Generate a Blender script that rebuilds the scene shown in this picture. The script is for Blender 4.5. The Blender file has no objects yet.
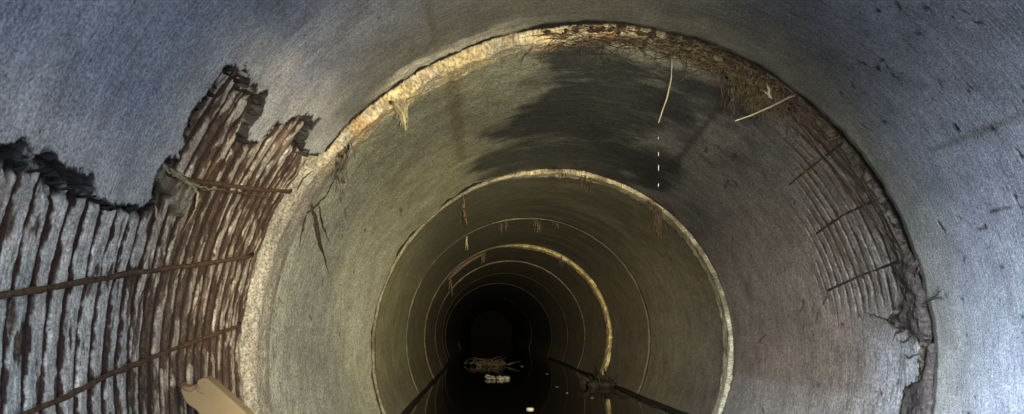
import bpy, math, random
import numpy as np
from mathutils import Vector

random.seed(7)
SC = bpy.context.scene
COL = SC.collection
PI = math.pi

# ------------------------------------------------------------------ camera frame
F = 800.0                 # focal length in pixels of a 1024 x 414 frame
VX, VY = 488.0, 328.0     # where the camera axis meets the picture
R = 1.2                   # inner radius of the pipe, metres
CZ = 0.672                # camera height above the water
# joints: apparent radius and centre in the photograph -> depth and axis position
JP = [(338, 590, 365), (180, 553, 350), (122, 528, 340), (94, 518, 338), (75, 510, 335.5), (63, 505, 336), (53.5, 498.5, 336.5)]
J = [(-2.14, 0.30, CZ - 0.13), (0.35, 0.325, CZ - 0.13)]
for r, cx, cy in JP:
    J.append((F * R / r, (cx - VX) / r * R, CZ - (cy - VY) / r * R))
J.append((26.0, 0.22, CZ - 0.20))
J.append((46.0, 0.2, CZ - 0.2))
# J[0] mouth, J[1] behind the frame, J[2] first joint in view (photo joint 1) ...


def axis(i, y):
    a, b = J[i], J[i + 1]
    t = (y - a[0]) / (b[0] - a[0])
    return a[1] + (b[1] - a[1]) * t, a[2] + (b[2] - a[2]) * t


def axis_at(y):
    for i in range(len(J) - 1):
        if y < J[i + 1][0] or i == len(J) - 2:
            return axis(i, y)


def hit(i, px, py, rad=R):
    """photo point -> (theta, y) on the inner face of pipe i (extended both ways)"""
    a, b = J[i], J[i + 1]
    mx, mz = (b[1] - a[1]) / (b[0] - a[0]), (b[2] - a[2]) / (b[0] - a[0])
    ox, oz = a[1] - mx * a[0], a[2] - mz * a[0]
    u, v = (px - VX) / F, -(py - VY) / F
    dx, dz = u - mx, v - mz
    ex, ez = -ox, CZ - oz
    A, B, C = dx * dx + dz * dz, 2 * (dx * ex + dz * ez), ex * ex + ez * ez - rad * rad
    y = (-B + math.sqrt(max(B * B - 4 * A * C, 0))) / (2 * A)
    return math.atan2(dz * y + ez, dx * y + ex), y


def wall_point(i, th, y, rad=R):
    x, z = axis(i, y)
    return Vector((x + rad * math.cos(th), y, z + rad * math.sin(th)))


def at_depth(px, py, y):
    return Vector(((px - VX) / F * y, y, CZ - (py - VY) / F * y))


# ------------------------------------------------------------------ noise
def _h(ix, iy, iz, s):
    n = (ix.astype(np.int64) * 374761393 + iy.astype(np.int64) * 668265263 + iz.astype(np.int64) * 2147483647 + s * 974711) & 0xFFFFFFFF
    n = ((n ^ (n >> 13)) * 1274126177) & 0xFFFFFFFF
    n = ((n ^ (n >> 16)) * 2246822519) & 0xFFFFFFFF
    return ((n ^ (n >> 15)) & 0xFFFFFF) / float(0xFFFFFF)


def vn(P, s=0):
    f = np.floor(P)
    t = P - f
    t = t * t * (3 - 2 * t)
    i = f.astype(np.int64)
    o = 0
    for a in (0, 1):
        wa = t[:, 0] if a else 1 - t[:, 0]
        for b in (0, 1):
            wb = t[:, 1] if b else 1 - t[:, 1]
            for c in (0, 1):
                wc = t[:, 2] if c else 1 - t[:, 2]
                o = o + wa * wb * wc * _h(i[:, 0] + a, i[:, 1] + b, i[:, 2] + c, s)
    return o


def fbm(P, s=0, octv=4, g=0.5):
    o, a, n = 0, 1.0, 0
    for k in range(octv):
        o = o + a * vn(P * (2.03 ** k) + 17.3 * k, s + k)
        n += a
        a *= g
    return o / n


def ss(a, b, x):
    t = np.clip((x - a) / (b - a), 0, 1)
    return t * t * (3 - 2 * t)


def mix(a, b, t):
    t = np.asarray(t)[..., None]
    return a * (1 - t) + np.asarray(b, float) * t


def sdf(poly, X, Y):
    """signed distance to a polygon, positive inside"""
    P = np.array(poly, float)
    Q = np.roll(P, -1, 0)
    best = np.full(X.shape, 1e9)
    ins = np.zeros(X.shape, bool)
    for (ax, ay), (bx, by) in zip(P, Q):
        ex, ey = bx - ax, by - ay
        l = ex * ex + ey * ey + 1e-12
        t = np.clip(((X - ax) * ex + (Y - ay) * ey) / l, 0, 1)
        best = np.minimum(best, (X - ax - t * ex) ** 2 + (Y - ay - t * ey) ** 2)
        c = ((ay > Y) != (by > Y)) & (X < ex * (Y - ay) / (ey if abs(ey) > 1e-12 else 1e-12) + ax)
        ins ^= c
    d = np.sqrt(best)
    return np.where(ins, d, -d)


def seg_dist(line, X, Y):
    best = np.full(X.shape, 1e9)
    for (ax, ay), (bx, by) in zip(line[:-1], line[1:]):
        ex, ey = bx - ax, by - ay
        l = ex * ex + ey * ey + 1e-12
        t = np.clip(((X - ax) * ex + (Y - ay) * ey) / l, 0, 1)
        best = np.minimum(best, (X - ax - t * ex) ** 2 + (Y - ay - t * ey) ** 2)
    return np.sqrt(best)


# ------------------------------------------------------------------ object helpers
def props(o, label=None, cat=None, group=None, kind=None):
    if label: o['label'] = label
    if cat: o['category'] = cat
    if group: o['group'] = group
    if kind: o['kind'] = kind
    return o


def mesh_obj(name, verts, faces, mat, parent=None, smooth=True, attrs=None):
    me = bpy.data.meshes.new(name)
    me.from_pydata([tuple(v) for v in verts], [], faces)
    if smooth:
        me.polygons.foreach_set('use_smooth', [True] * len(me.polygons))
    me.update()
    if mat: me.materials.append(mat)
    o = bpy.data.objects.new(name, me)
    COL.objects.link(o)
    if parent: o.parent = parent
    if attrs: set_attrs(me, attrs)
    return o


def set_attrs(me, attrs):
    for k, v in attrs.items():
        v = np.asarray(v, np.float32)
        if v.ndim == 1:
            a = me.attributes.new(k, 'FLOAT', 'POINT'); a.data.foreach_set('value', v)
        elif k == 'col':
            a = me.attributes.new(k, 'FLOAT_COLOR', 'POINT')
            a.data.foreach_set('color', np.concatenate([v, np.ones((len(v), 1), np.float32)], 1).ravel())
        else:
            a = me.attributes.new(k, 'FLOAT_VECTOR', 'POINT'); a.data.foreach_set('vector', v.ravel())


def grid_obj(name, co, mat, attrs, wrap_r=False, wrap_c=True, flip=False, parent=None):
    """co: rows x cols x 3 -> one mesh"""
    nr, nc = co.shape[:2]
    me = bpy.data.meshes.new(name)
    ri = np.arange(nr if wrap_r else nr - 1)
    ci = np.arange(nc if wrap_c else nc - 1)
    r0, c0 = np.meshgrid(ri, ci, indexing='ij')
    r1, c1 = (r0 + 1) % nr, (c0 + 1) % nc
    q = np.stack([r0 * nc + c0, r0 * nc + c1, r1 * nc + c1, r1 * nc + c0], -1).reshape(-1, 4)
    if flip: q = q[:, ::-1]
    nf = len(q)
    me.vertices.add(nr * nc); me.vertices.foreach_set('co', co.astype(np.float32).ravel())
    me.loops.add(nf * 4); me.loops.foreach_set('vertex_index', q.astype(np.int32).ravel())
    me.polygons.add(nf); me.polygons.foreach_set('loop_start', (np.arange(nf) * 4).astype(np.int32))
    me.polygons.foreach_set('use_smooth', np.ones(nf, bool))
    me.update(calc_edges=True)
    me.materials.append(mat)
    set_attrs(me, attrs)
    o = bpy.data.objects.new(name, me); COL.objects.link(o)
    if parent: o.parent = parent
    return o


class MB:
    def __init__(s): s.v, s.f = [], []

    def tube(s, pts, rad, n=5, cap=True):
        pts = [Vector(p) for p in pts]
        m = len(pts)
        rads = rad if isinstance(rad, (list, tuple)) else [rad] * m
        b = len(s.v)
        up = Vector((0.31, 0.2, 0.93))
        for k, p in enumerate(pts):
            t = pts[min(k + 1, m - 1)] - pts[max(k - 1, 0)]
            t = t.normalized() if t.length > 1e-9 else Vector((0, 0, 1))
            a = t.cross(up)
            if a.length < 1e-3: a = t.cross(Vector((1, 0, 0)))
            a.normalize(); c = t.cross(a)
            for j in range(n):
                w = 2 * PI * j / n
                s.v.append(p + (a * math.cos(w) + c * math.sin(w)) * rads[k])
        for k in range(m - 1):
            for j in range(n):
                s.f.append((b + k * n + j, b + k * n + (j + 1) % n, b + (k + 1) * n + (j + 1) % n, b + (k + 1) * n + j))
        if cap:
            s.f.append(tuple(b + j for j in reversed(range(n))))
            s.f.append(tuple(b + (m - 1) * n + j for j in range(n)))

    def lump(s, c, rx, ry, rz, seed=0, nu=14, nv=9, amp=0.35, fr=2.2):
        b = len(s.v)
        c = Vector(c)
        d = []
        for i in range(nv + 1):
            for j in range(nu):
                ph, th = PI * i / nv, 2 * PI * j / nu
                d.append((math.sin(ph) * math.cos(th), math.sin(ph) * math.sin(th), math.cos(ph)))
        d = np.array(d)
        k = 1 + amp * (fbm(d * fr + seed * 3.1, seed, 3) - 0.5) * 2
        for q, w in zip(d, k):
            s.v.append(c + Vector((q[0] * rx, q[1] * ry, q[2] * rz)) * float(w))
        for i in range(nv):
            for j in range(nu):
                s.f.append((b + i * nu + j, b + (i + 1) * nu + j, b + (i + 1) * nu + (j + 1) % nu, b + i * nu + (j + 1) % nu))

    def sheet(s, rows, th=0.004):
        """rows of points -> thin solid sheet (thickness th along the local normal)"""
        nr, nc = len(rows), len(rows[0])
        g = [[Vector(p) for p in r] for r in rows]
        b = len(s.v)
        for side in (0, 1):
            for i in range(nr):
                for j in range(nc):
                    u = g[min(i + 1, nr - 1)][j] - g[max(i - 1, 0)][j]
                    w = g[i][min(j + 1, nc - 1)] - g[i][max(j - 1, 0)]
                    n = u.cross(w)
                    n = n.normalized() if n.length > 1e-12 else Vector((0, 0, 1))
                    s.v.append(g[i][j] + n * (th * (0.5 - side)))
        N = nr * nc
        for i in range(nr - 1):
            for j in range(nc - 1):
                q = (i * nc + j, i * nc + j + 1, (i + 1) * nc + j + 1, (i + 1) * nc + j)
                s.f.append(tuple(b + x for x in q))
                s.f.append(tuple(b + N + x for x in reversed(q)))
        rim = [(0, j) for j in range(nc)] + [(i, nc - 1) for i in range(1, nr)] + [(nr - 1, j) for j in range(nc - 2, -1, -1)] + [(i, 0) for i in range(nr - 2, 0, -1)]
        for k in range(len(rim)):
            p, q = rim[k], rim[(k + 1) % len(rim)]
            p, q = p[0] * nc + p[1], q[0] * nc + q[1]
            s.f.append((b + q, b + p, b + N + p, b + N + q))

    def build(s, name, mat, parent=None, smooth=True):
        return mesh_obj(name, s.v, s.f, mat, parent, smooth)


# ------------------------------------------------------------------ materials
def new_mat(name):
    m = bpy.data.materials.new(name); m.use_nodes = True
    nt = m.node_tree
    return m, nt, nt.nodes['Principled BSDF']


def N(nt, t, **kw):
    n = nt.nodes.new(t)
    for k, v in kw.items():
        if k in n.inputs: n.inputs[k].default_value = v
        else: setattr(n, k, v)
    return n


def math_node(nt, op, a, b=None):
    n = nt.nodes.new('ShaderNodeMath'); n.operation = op
    for k, x in enumerate((a, b)):
        if x is None: continue
        if isinstance(x, (int, float)): n.inputs[k].default_value = x
        else: nt.links.new(x, n.inputs[k])
    return n.outputs[0]


def rangen(nt, v, a, b, c, d):
    n = nt.nodes.new('ShaderNodeMapRange')
    n.inputs['From Min'].default_value, n.inputs['From Max'].default_value = a, b
    n.inputs['To Min'].default_value, n.inputs['To Max'].default_value = c, d
    nt.links.new(v, n.inputs['Value'])
    return n.outputs[0]


def concrete_mat(name, grain=1.0, bump=0.5, rough=0.85, streak=1.0, spec=0.3, fine=150.0):
    """surface colour comes from the deposits on the concrete ('col'); grain, streaks and pits are added here"""
    m, nt, bs = new_mat(name)
    L = nt.links.new
    col = N(nt, 'ShaderNodeAttribute', attribute_name='col')
    srf = N(nt, 'ShaderNodeAttribute', attribute_name='srf')
    mp = N(nt, 'ShaderNodeMapping'); mp.inputs['Scale'].default_value = (7, 105, 1)
    L(srf.outputs['Vector'], mp.inputs['Vector'])
    ns = N(nt, 'ShaderNodeTexNoise', Scale=1.0, Detail=4.0, Roughness=0.65); L(mp.outputs[0], ns.inputs['Vector'])
    nf = N(nt, 'ShaderNodeTexNoise', Scale=fine, Detail=2.0, Roughness=0.6); L(srf.outputs['Vector'], nf.inputs['Vector'])
    ng = N(nt, 'ShaderNodeTexNoise', Scale=fine * 0.36, Detail=5.0, Roughness=0.8); L(srf.outputs['Vector'], ng.inputs['Vector'])
    nm = N(nt, 'ShaderNodeTexNoise', Scale=9.0, Detail=6.0, Roughness=0.65); L(srf.outputs['Vector'], nm.inputs['Vector'])
    a = rangen(nt, ns.outputs['Fac'], 0.33, 0.67, 1 - 0.24 * streak, 1 + 0.24 * streak)
    b = rangen(nt, nf.outputs['Fac'], 0.36, 0.64, 1 - 0.34 * grain, 1 + 0.34 * grain)
    b2 = rangen(nt, ng.outputs['Fac'], 0.40, 0.60, 1 - 0.20 * grain, 1 + 0.20 * grain)
    b = math_node(nt, 'MULTIPLY', b, b2)
    c = rangen(nt, nm.outputs['Fac'], 0.38, 0.62, 0.82, 1.18)
    k = math_node(nt, 'MULTIPLY', math_node(nt, 'MULTIPLY', a, b), c)
    # small dark pits
    mpp = N(nt, 'ShaderNodeMapping'); mpp.inputs['Scale'].default_value = (38, 62, 1)
    mpp.inputs['Rotation'].default_value = (0, 0, 0.6)
    L(srf.outputs['Vector'], mpp.inputs['Vector'])
    npit = N(nt, 'ShaderNodeTexNoise', Scale=1.0, Detail=3.0, Roughness=0.55); L(mpp.outputs[0], npit.inputs['Vector'])
    pit = rangen(nt, npit.outputs['Fac'], 0.665, 0.72, 1.0, 0.30)
    k = math_node(nt, 'MULTIPLY', k, pit)
    mx = N(nt, 'ShaderNodeVectorMath', operation='SCALE')
    L(col.outputs['Color'], mx.inputs[0]); L(k, mx.inputs['Scale'])
    L(mx.outputs[0], bs.inputs['Base Color'])
    bs.inputs['Roughness'].default_value = rough
    bs.inputs['Specular IOR Level'].default_value = spec
    h = math_node(nt, 'ADD', math_node(nt, 'MULTIPLY', nf.outputs['Fac'], 0.8), math_node(nt, 'MULTIPLY', ns.outputs['Fac'], 0.5 * streak))
    h = math_node(nt, 'ADD', h, math_node(nt, 'MULTIPLY', pit, 0.4))
    bp = N(nt, 'ShaderNodeBump', Strength=bump, Distance=0.006)
    L(h, bp.inputs['Height']); L(bp.outputs[0], bs.inputs['Normal'])
    return m


def plain_mat(name, c1, c2, scale=60.0, rough=0.85, bump=0.4, dist=0.003, spec=0.25, detail=5.0, con=False):
    m, nt, bs = new_mat(name)
    L = nt.links.new
    tc = N(nt, 'ShaderNodeTexCoord')
    n = N(nt, 'ShaderNodeTexNoise', Scale=scale, Detail=detail, Roughness=0.65); L(tc.outputs['Object'], n.inputs['Vector'])
    cr = N(nt, 'ShaderNodeValToRGB')
    cr.color_ramp.elements[0].position, cr.color_ramp.elements[1].position = 0.32, 0.68
    if con: cr.color_ramp.elements[0].position, cr.color_ramp.elements[1].position = 0.44, 0.62
    cr.color_ramp.elements[0].color, cr.color_ramp.elements[1].color = (*c1, 1), (*c2, 1)
    L(n.outputs['Fac'], cr.inputs[0]); L(cr.outputs[0], bs.inputs['Base Color'])
    bs.inputs['Roughness'].default_value = rough
    bs.inputs['Specular IOR Level'].default_value = spec
    bp = N(nt, 'ShaderNodeBump', Strength=bump, Distance=dist)
    L(n.outputs['Fac'], bp.inputs['Height']); L(bp.outputs[0], bs.inputs['Normal'])
    return m


M_WALL = concrete_mat('concrete', 1.0, 0.7, streak=0.85, fine=150.0)
M_WALL2 = concrete_mat('concrete_grimy', 1.2, 0.6, streak=0.5, fine=85.0)
M_MORTAR = concrete_mat('mortar', 1.3, 0.6, streak=0.3, fine=110.0)
M_RUST = plain_mat('rusted_steel', (0.035, 0.018, 0.010), (0.13, 0.075, 0.04), 70)
M_HOOP = plain_mat('rusted_wire', (0.014, 0.009, 0.007), (0.045, 0.027, 0.02), 50)
M_TAR = plain_mat('wet_black_crust', (0.006, 0.006, 0.006), (0.03, 0.027, 0.024), 80, rough=0.7, bump=0.8)
M_ROOT = plain_mat('dry_root', (0.005, 0.0035, 0.0025), (0.13, 0.10, 0.058), 70, con=True)
M_ROOTD = plain_mat('dark_root', (0.025, 0.018, 0.014), (0.085, 0.06, 0.045), 40)
M_ROOTR = plain_mat('reddish_root', (0.007, 0.004, 0.003), (0.13, 0.08, 0.046), 60, con=True)
M_ROOTP = plain_mat('pale_root', (0.16, 0.13, 0.075), (0.38, 0.33, 0.20), 40)
M_SOIL = plain_mat('packed_soil', (0.010, 0.007, 0.005), (0.05, 0.034, 0.021), 55, bump=0.9, dist=0.01)
M_PURPLE = plain_mat('brown_root_felt', (0.012, 0.0095, 0.008), (0.075, 0.058, 0.050), 90, bump=1.0, dist=0.006)
M_ROOTM = plain_mat('tan_root', (0.03, 0.022, 0.013), (0.13, 0.10, 0.06), 40)
M_STRAW = plain_mat('straw', (0.20, 0.165, 0.11), (0.36, 0.31, 0.22), 30)
M_BOARD = plain_mat('tan_board', (0.092, 0.066, 0.036), (0.125, 0.093, 0.052), 7, bump=0.15)
M_BOARDD = plain_mat('torn_board_core', (0.05, 0.032, 0.02), (0.16, 0.105, 0.065), 50, bump=0.8)
M_SCUM = plain_mat('grey_scum', (0.05, 0.048, 0.04), (0.26, 0.25, 0.21), 22)
M_SCUMD = plain_mat('dull_scrap', (0.03, 0.028, 0.023), (0.13, 0.125, 0.105), 22)
M_WHITE = plain_mat('white_scrap', (0.22, 0.215, 0.20), (0.36, 0.35, 0.32), 20)
M_SILT = plain_mat('wet_silt', (0.007, 0.006, 0.004), (0.028, 0.022, 0.014), 30, rough=0.75, bump=0.8, dist=0.01, spec=0.12)


def water_mat():
    m, nt, bs = new_mat('dark_water')
    L = nt.links.new
    tc = N(nt, 'ShaderNodeTexCoord')
    n = N(nt, 'ShaderNodeTexNoise', Scale=1.6, Detail=3.0, Roughness=0.5); L(tc.outputs['Object'], n.inputs['Vector'])
    bs.inputs['Base Color'].default_value = (0.006, 0.006, 0.005, 1)
    bs.inputs['Roughness'].default_value = 0.06
    bs.inputs['IOR'].default_value = 1.33
    bp = N(nt, 'ShaderNodeBump', Strength=0.12, Distance=0.01)
    L(n.outputs['Fac'], bp.inputs['Height']); L(bp.outputs[0], bs.inputs['Normal'])
    return m


M_WATER = water_mat()


def drop_mat():
    m, nt, bs = new_mat('water_drop')
    bs.inputs['Base Color'].default_value = (0.95, 0.97, 1, 1)
    bs.inputs['Roughness'].default_value = 0.12
    bs.inputs['Transmission Weight'].default_value = 0.55
    bs.inputs['IOR'].default_value = 1.33
    return m


M_DROP = drop_mat()

# ------------------------------------------------------------------ pipe walls
PITCH = 0.061
HOOP0 = 1.391
LEN = J[2][0] - 0.012       # far end of the near pipe


def build_wall(name, i, ys, ths, func, mat, label, rnoise=0.002):
    ys, ths = np.asarray(ys), np.asarray(ths)
    Y, T = np.meshgrid(ys, ths, indexing='ij')
    y, t = Y.ravel(), T.ravel()
    P = np.stack([np.cos(t) * R, y, np.sin(t) * R], 1)
    dr, col, dy = func(y, t, P)
    rad = R + dr
    a, b = J[i], J[i + 1]
    k = (y - a[0]) / (b[0] - a[0])
    cx, cz = a[1] + (b[1] - a[1]) * k, a[2] + (b[2] - a[2]) * k
    co = np.stack([cx + rad * np.cos(t), y + dy, cz + rad * np.sin(t)], 1).reshape(len(ys), len(ths), 3)
    # thickness: outer face of the pipe
    outer = co[[-1, 0]].copy()
    for q, row in ((0, -1), (1, 0)):
        c = axis(i, ys[row])
        outer[q, :, 0] = c[0] + (R + 0.16) * np.cos(ths); outer[q, :, 2] = c[1] + (R + 0.16) * np.sin(ths)
    co = np.concatenate([co, outer], 0)
    nth = len(ths)
    col = np.concatenate([col, np.tile(np.array([0.10, 0.09, 0.075]), (2 * nth, 1))], 0)
    srf = np.stack([t * R, y, np.zeros_like(y)], 1)
    srf = np.concatenate([srf] + [np.stack([ths * R, np.full(nth, v), np.zeros(nth)], 1) for v in (ys[-1] + .16, ys[0] - .16)], 0)
    o = grid_obj(name, co, mat, {'col': col, 'srf': srf}, wrap_r=True, wrap_c=True)
    return props(o, label, 'pipe wall', kind='structure')


# -- near pipe: the torn patch on the left
PATCH_PX = [(-260, 215), (-120, 175), (-40, 156), (0, 148), (10, 143), (20, 145), (24, 163), (34, 171), (44, 168), (58, 174), (66, 186), (82, 192),
            (100, 196), (114, 209), (130, 206), (148, 209), (160, 203), (153, 185), (155, 170), (168, 162), (178, 160), (184, 150),
            (190, 126), (201, 108), (210, 99), (219, 82), (229, 71), (240, 77), (246, 91), (260, 96), (262, 106), (252, 124), (250, 139), (258, 144),
            (264, 138), (276, 128), (290, 121), (303, 118), (313, 125), (303, 142), (306, 152), (320, 156)]
PATCH = [hit(1, *p) for p in PATCH_PX]
PATCH = [((t if t > -PI / 2 else t + 2 * PI) * R, y) for t, y in PATCH]
end_t = PATCH[-1][0]
PATCH += [(end_t + 0.02, 2.95), (hit(1, 243, 414)[0] * R, 3.0)]
PATCH = [(s, y) for s, y in PATCH if True]
bt = hit(1, 243, 620)[0]
bt = bt if bt > -PI / 2 else bt + 2 * PI
PATCH[-1] = (bt * R, 3.0)
PATCH += [(bt * R, 0.7)]


def patch_sd(s, y, P):
    n = (fbm(P * 9.0, 3, 5, 0.62) - 0.5) * 0.11 + (fbm(P * 55.0, 9, 3, 0.6) - 0.5) * 0.03
    return sdf(PATCH, s, y) + n


FLAP = [hit(1, *p) for p in [(155, 170), (165, 164), (186, 176), (196, 186), (193, 204), (187, 222), (180, 215), (174, 200), (164, 192)]]
FLAP = [(t * R, y) for t, y in FLAP]
SEAM_A = [hit(1, 424, -14), hit(1, 437, 52)]
SEAM_B = [hit(1, 1040, 108), hit(1, 930, 151)]
LINES_NEAR = [[(t * R, y) for t, y in l] for l in (SEAM_A, SEAM_B)]
CRACKS_NEAR = [[(1024, 206), (1000, 209), (975, 216)], [(938, 288), (930, 300), (946, 296)], [(985, 226), (975, 232)], [(938, 222), (945, 232), (940, 226)],
               [(900, 10), (896, 2)], [(938, 80), (942, 92)], [(880, 62), (888, 60)], [(960, 300), (966, 296)]]
CRACKS_NEAR = [[(t * R, y) for t, y in (hit(1, *p) for p in l)] for l in CRACKS_NEAR]

rs = random.Random(11)
for q in range(46):
    x, yy = rs.uniform(840, 1030), rs.uniform(5, 414)
    if (x - 590) ** 2 + (yy - 365) ** 2 < 362 ** 2: continue
    l = [(x, yy)]
    for k in range(rs.choice((1, 2, 2, 3))):
        l.append((l[-1][0] + rs.uniform(-4, 6), l[-1][1] + rs.uniform(-3, 5)))
    CRACKS_NEAR.append([(t * R, y) for t, y in (hit(1, *p) for p in l)])


def near_func(y, t, P):
    tt = np.where(t < -PI / 2, t + 2 * PI, t)
    s = tt * R
    n = len(y)
    cs, sn = np.cos(tt), np.sin(tt)
    big = fbm(P * 1.3, 21, 4)
    mid = fbm(P * 5.0, 31, 4)
    col = np.tile(np.array([0.245, 0.255, 0.285]), (n, 1))
    # crown shade painted into the colour: duller along the top, paler low on the sides
    top = ss(0.55, 1.0, sn + 0.25 * (big - 0.5))
    col = mix(col, (0.125, 0.13, 0.14), 0.55 * top)
    ol = ss(-0.75, -0.05, cs) * ss(0.55, 0.1, cs) * ss(0.6, 0.9, sn)
    col = mix(col, (0.19, 0.185, 0.13), 0.6 * ol * (0.6 + 0.8 * mid))
    # olive-brown damp band beside the joint
    band = ss(0.42, 0.05, (LEN - y) + 0.25 * (big - 0.5)) 
    col = mix(col, (0.225, 0.21, 0.165), 0.75 * band)
    col = mix(col, (0.105, 0.10, 0.078), 0.75 * ss(0.55, 0.85, sn + 0.2 * (big - .5)) * ss(0.75, 0.25, LEN - y))  # crown beside the joint darkened further, shade put into the colour
    col *= (0.80 + 0.40 * big)[:, None]
    dr = (big - 0.5) * 0.012
    for l in LINES_NEAR:
        d = seg_dist(l, s, y)
        w = ss(0.016, 0.002, d + (mid - 0.5) * 0.014)
        col = mix(col, (0.10, 0.085, 0.045), 0.55 * w)
    for l in CRACKS_NEAR:
        ii = np.where((np.abs(s - l[0][0]) < 0.15) & (np.abs(y - l[0][1]) < 0.15))[0]
        d = seg_dist(l, s[ii], y[ii])
        w = ss(0.006, 0.0015, d + (fbm(P[ii] * 40, 77, 2) - 0.5) * 0.012)
        col[ii] = mix(col[ii], (0.02, 0.018, 0.017), 0.92 * w); dr[ii] += 0.003 * w
    # ---- the torn patch
    sel = (cs < -0.2) & (y > 0.6) & (sn > -0.75)
    S = np.full(n, -9.0)
    S[sel] = patch_sd(s[sel], y[sel], P[sel])
    halo = ss(-0.22, -0.03, S)
    col = mix(col, (0.46, 0.43, 0.385), 0.85 * halo * (0.4 + 0.9 * fbm(P * 8, 41, 3)))  # fresher pale concrete plus light on the lip, both put into the colour
    m = ss(-0.006, 0.004, S)
    high = ss(3.25, 2.98, s)
    brown = ss(1.62, 2.25, y + (big - 0.5) * 0.5) * (1 - 0.55 * high)                        # top tongue of the patch keeps more paste
    f1 = fbm(P * np.array([8, 30, 8]), 51, 4, 0.6)
    f2 = fbm(P * 45.0, 61, 4, 0.6)
    f3 = fbm(P * 18.0, 71, 3)
    f4 = fbm(P * 120.0, 66, 3, 0.65)
    fw = fbm(P * np.array([30, 40, 30]), 67, 3)
    ph = (y - HOOP0) / PITCH + (fbm(P * 2.0, 81, 2) - 0.5) * 0.16
    dh = np.abs(ph - np.round(ph)) * PITCH
    w = 0.0020 + 0.0062 * f3 + 0.008 * brown * f1 + 0.004 * ss(0.5, 0.7, fbm(P * 5, 44, 3))
    rib = ss(w, w + 0.0035, dh + (f2 - 0.5) * 0.010)
    worn = ss(0.47, 0.55, fbm(P * np.array([9, 30, 9]), 91, 4, 0.6) + 0.14 * (1 - brown) + 0.05 * high - 0.035)
    ribc = ss(w + 0.001, w + 0.005, dh + (fw - 0.5) * 0.022)
    deep = 0.026 - 0.0055 * rib * (0.45 + 0.55 * worn) - 0.008 * (f1 - 0.5) - 0.008 * (f3 - 0.5) * rib
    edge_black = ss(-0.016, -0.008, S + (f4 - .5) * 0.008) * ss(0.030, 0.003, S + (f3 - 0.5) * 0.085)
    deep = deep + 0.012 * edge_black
    dr = dr * (1 - m) + m * deep
    palec = mix(np.tile(np.array([0.50, 0.455, 0.40]), (n, 1)), (0.27, 0.23, 0.17), np.clip(0.85 * brown + 0.2 * f3, 0, 1))
    palec = mix(palec, (0.30, 0.34, 0.31), 0.5 * ss(0.55, 0.7, fbm(P * 4, 5, 3)) * (1 - brown))
    palec *= (0.35 + 0.65 * f2 + 0.65 * f4)[:, None]
    brn = mix(np.tile(np.array([0.06, 0.038, 0.026]), (n, 1)), (0.13, 0.09, 0.058), ss(0.3, 0.7, f4))
    inner = mix(brn, palec, ribc * worn)
    gro = mix(np.tile(np.array([0.036, 0.016, 0.012]), (n, 1)), (0.05, 0.032, 0.02), f3 * brown)
    inner = mix(inner, gro, 1 - ribc)
    inner = mix(inner, (0.13, 0.065, 0.03), 0.45 * ss(0.62, 0.74, fbm(P * 6, 25, 3)) * ss(0.4, 0.1, S))
    fl = ss(-0.006, 0.006, sdf(FLAP, np.where(sel, s, 99), y) + (f3 - 0.5) * 0.02)
    inner = mix(inner, np.array([0.135, 0.12, 0.09]) * (0.55 + 0.9 * f2)[:, None], fl * m * 0.9)
    dr = dr - fl * m * (0.022 + 0.012 * (f3 - 0.5))
    col = mix(col, np.array([0.0, 0.0, 0.0]), m) + inner * m[:, None]
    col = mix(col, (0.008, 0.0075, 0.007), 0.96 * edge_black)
    # ragged far end and its spalled pale rim along the upper left of the joint
    de = LEN - y
    ang = tt
    rag = (fbm(np.stack([np.cos(tt) * 9, np.zeros(n), np.sin(tt) * 9], 1), 13, 6, 0.68) - 0.5)
    lip = ss(0.135, 0.06, de + 0.16 * (f1 - 0.5) + 0.06 * (f2 - .5)) * ss(-0.68, -0.55, cs) * ss(-0.08, -0.35, cs) * ss(0.2, 0.4, sn) * (1 - m)
    col = mix(col, (0.50, 0.46, 0.34), 0.9 * lip * (0.45 + 0.9 * f2))
    dy = ss(0.2, 0.0, de) * rag * (0.085 + 0.06 * ss(-0.2, -0.4, cs))
    dr = dr + ss(0.05, 0.0, de) * 0.010 - lip * 0.010 * (f1 + f2 - 0.7)
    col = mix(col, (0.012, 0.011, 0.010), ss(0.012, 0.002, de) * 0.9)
    return dr, np.clip(col, 0.003, 0.9), dy


ths_near = np.concatenate([np.radians(np.arange(-90, 126, 0.42)), np.radians(np.arange(126, 226, 0.15)), np.radians(np.arange(226, 270, 0.8))])
ys_near = np.concatenate([np.arange(0.33, 1.1, 0.05), np.arange(1.1, LEN - 0.002, 0.0031), [LEN]])
near = build_wall('wall_1', 1, ys_near, ths_near, near_func, M_WALL,
                  'nearest bare blue-grey concrete pipe section with a torn patch of grooves on its left side')


# -- second pipe
PATCH2_PX = [(760, 60), (778, 88), (786, 112), (782, 140), (792, 165), (806, 205), (810, 240), (814, 275), (826, 300), (842, 300), (858, 312), (876, 312), (893, 316), (930, 330), (990, 330), (960, 150), (860, 40)]
PATCH2 = [(t * R, y) for t, y in (hit(2, *p) for p in PATCH2_PX)]
DARK_LINE_R = [(t * R, y) for t, y in (hit(2, *p) for p in [(730, 95), (700, 132), (668, 172)])]
STAIN_C = [(t * R, y) for t, y in (hit(2, *p) for p in [(452, 60), (457, 120), (462, 160)])]
BARS2 = [[(790, 184), (815, 164), (846, 140)], [(817, 233), (845, 214), (880, 198)], [(829, 290), (862, 275), (905, 259)]]
ROOTS2 = [[(858, 316), (870, 320), (880, 324)]]
CR2 = [[(826, 296), (818, 312), (815, 322)], [(833, 290), (838, 325)], [(850, 262), (857, 312), (862, 320)], [(868, 268), (874, 300)], [(804, 300), (800, 312)],
       [(720, 330), (728, 318)], [(758, 342), (766, 334)], [(690, 372), (698, 366)]]
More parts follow.
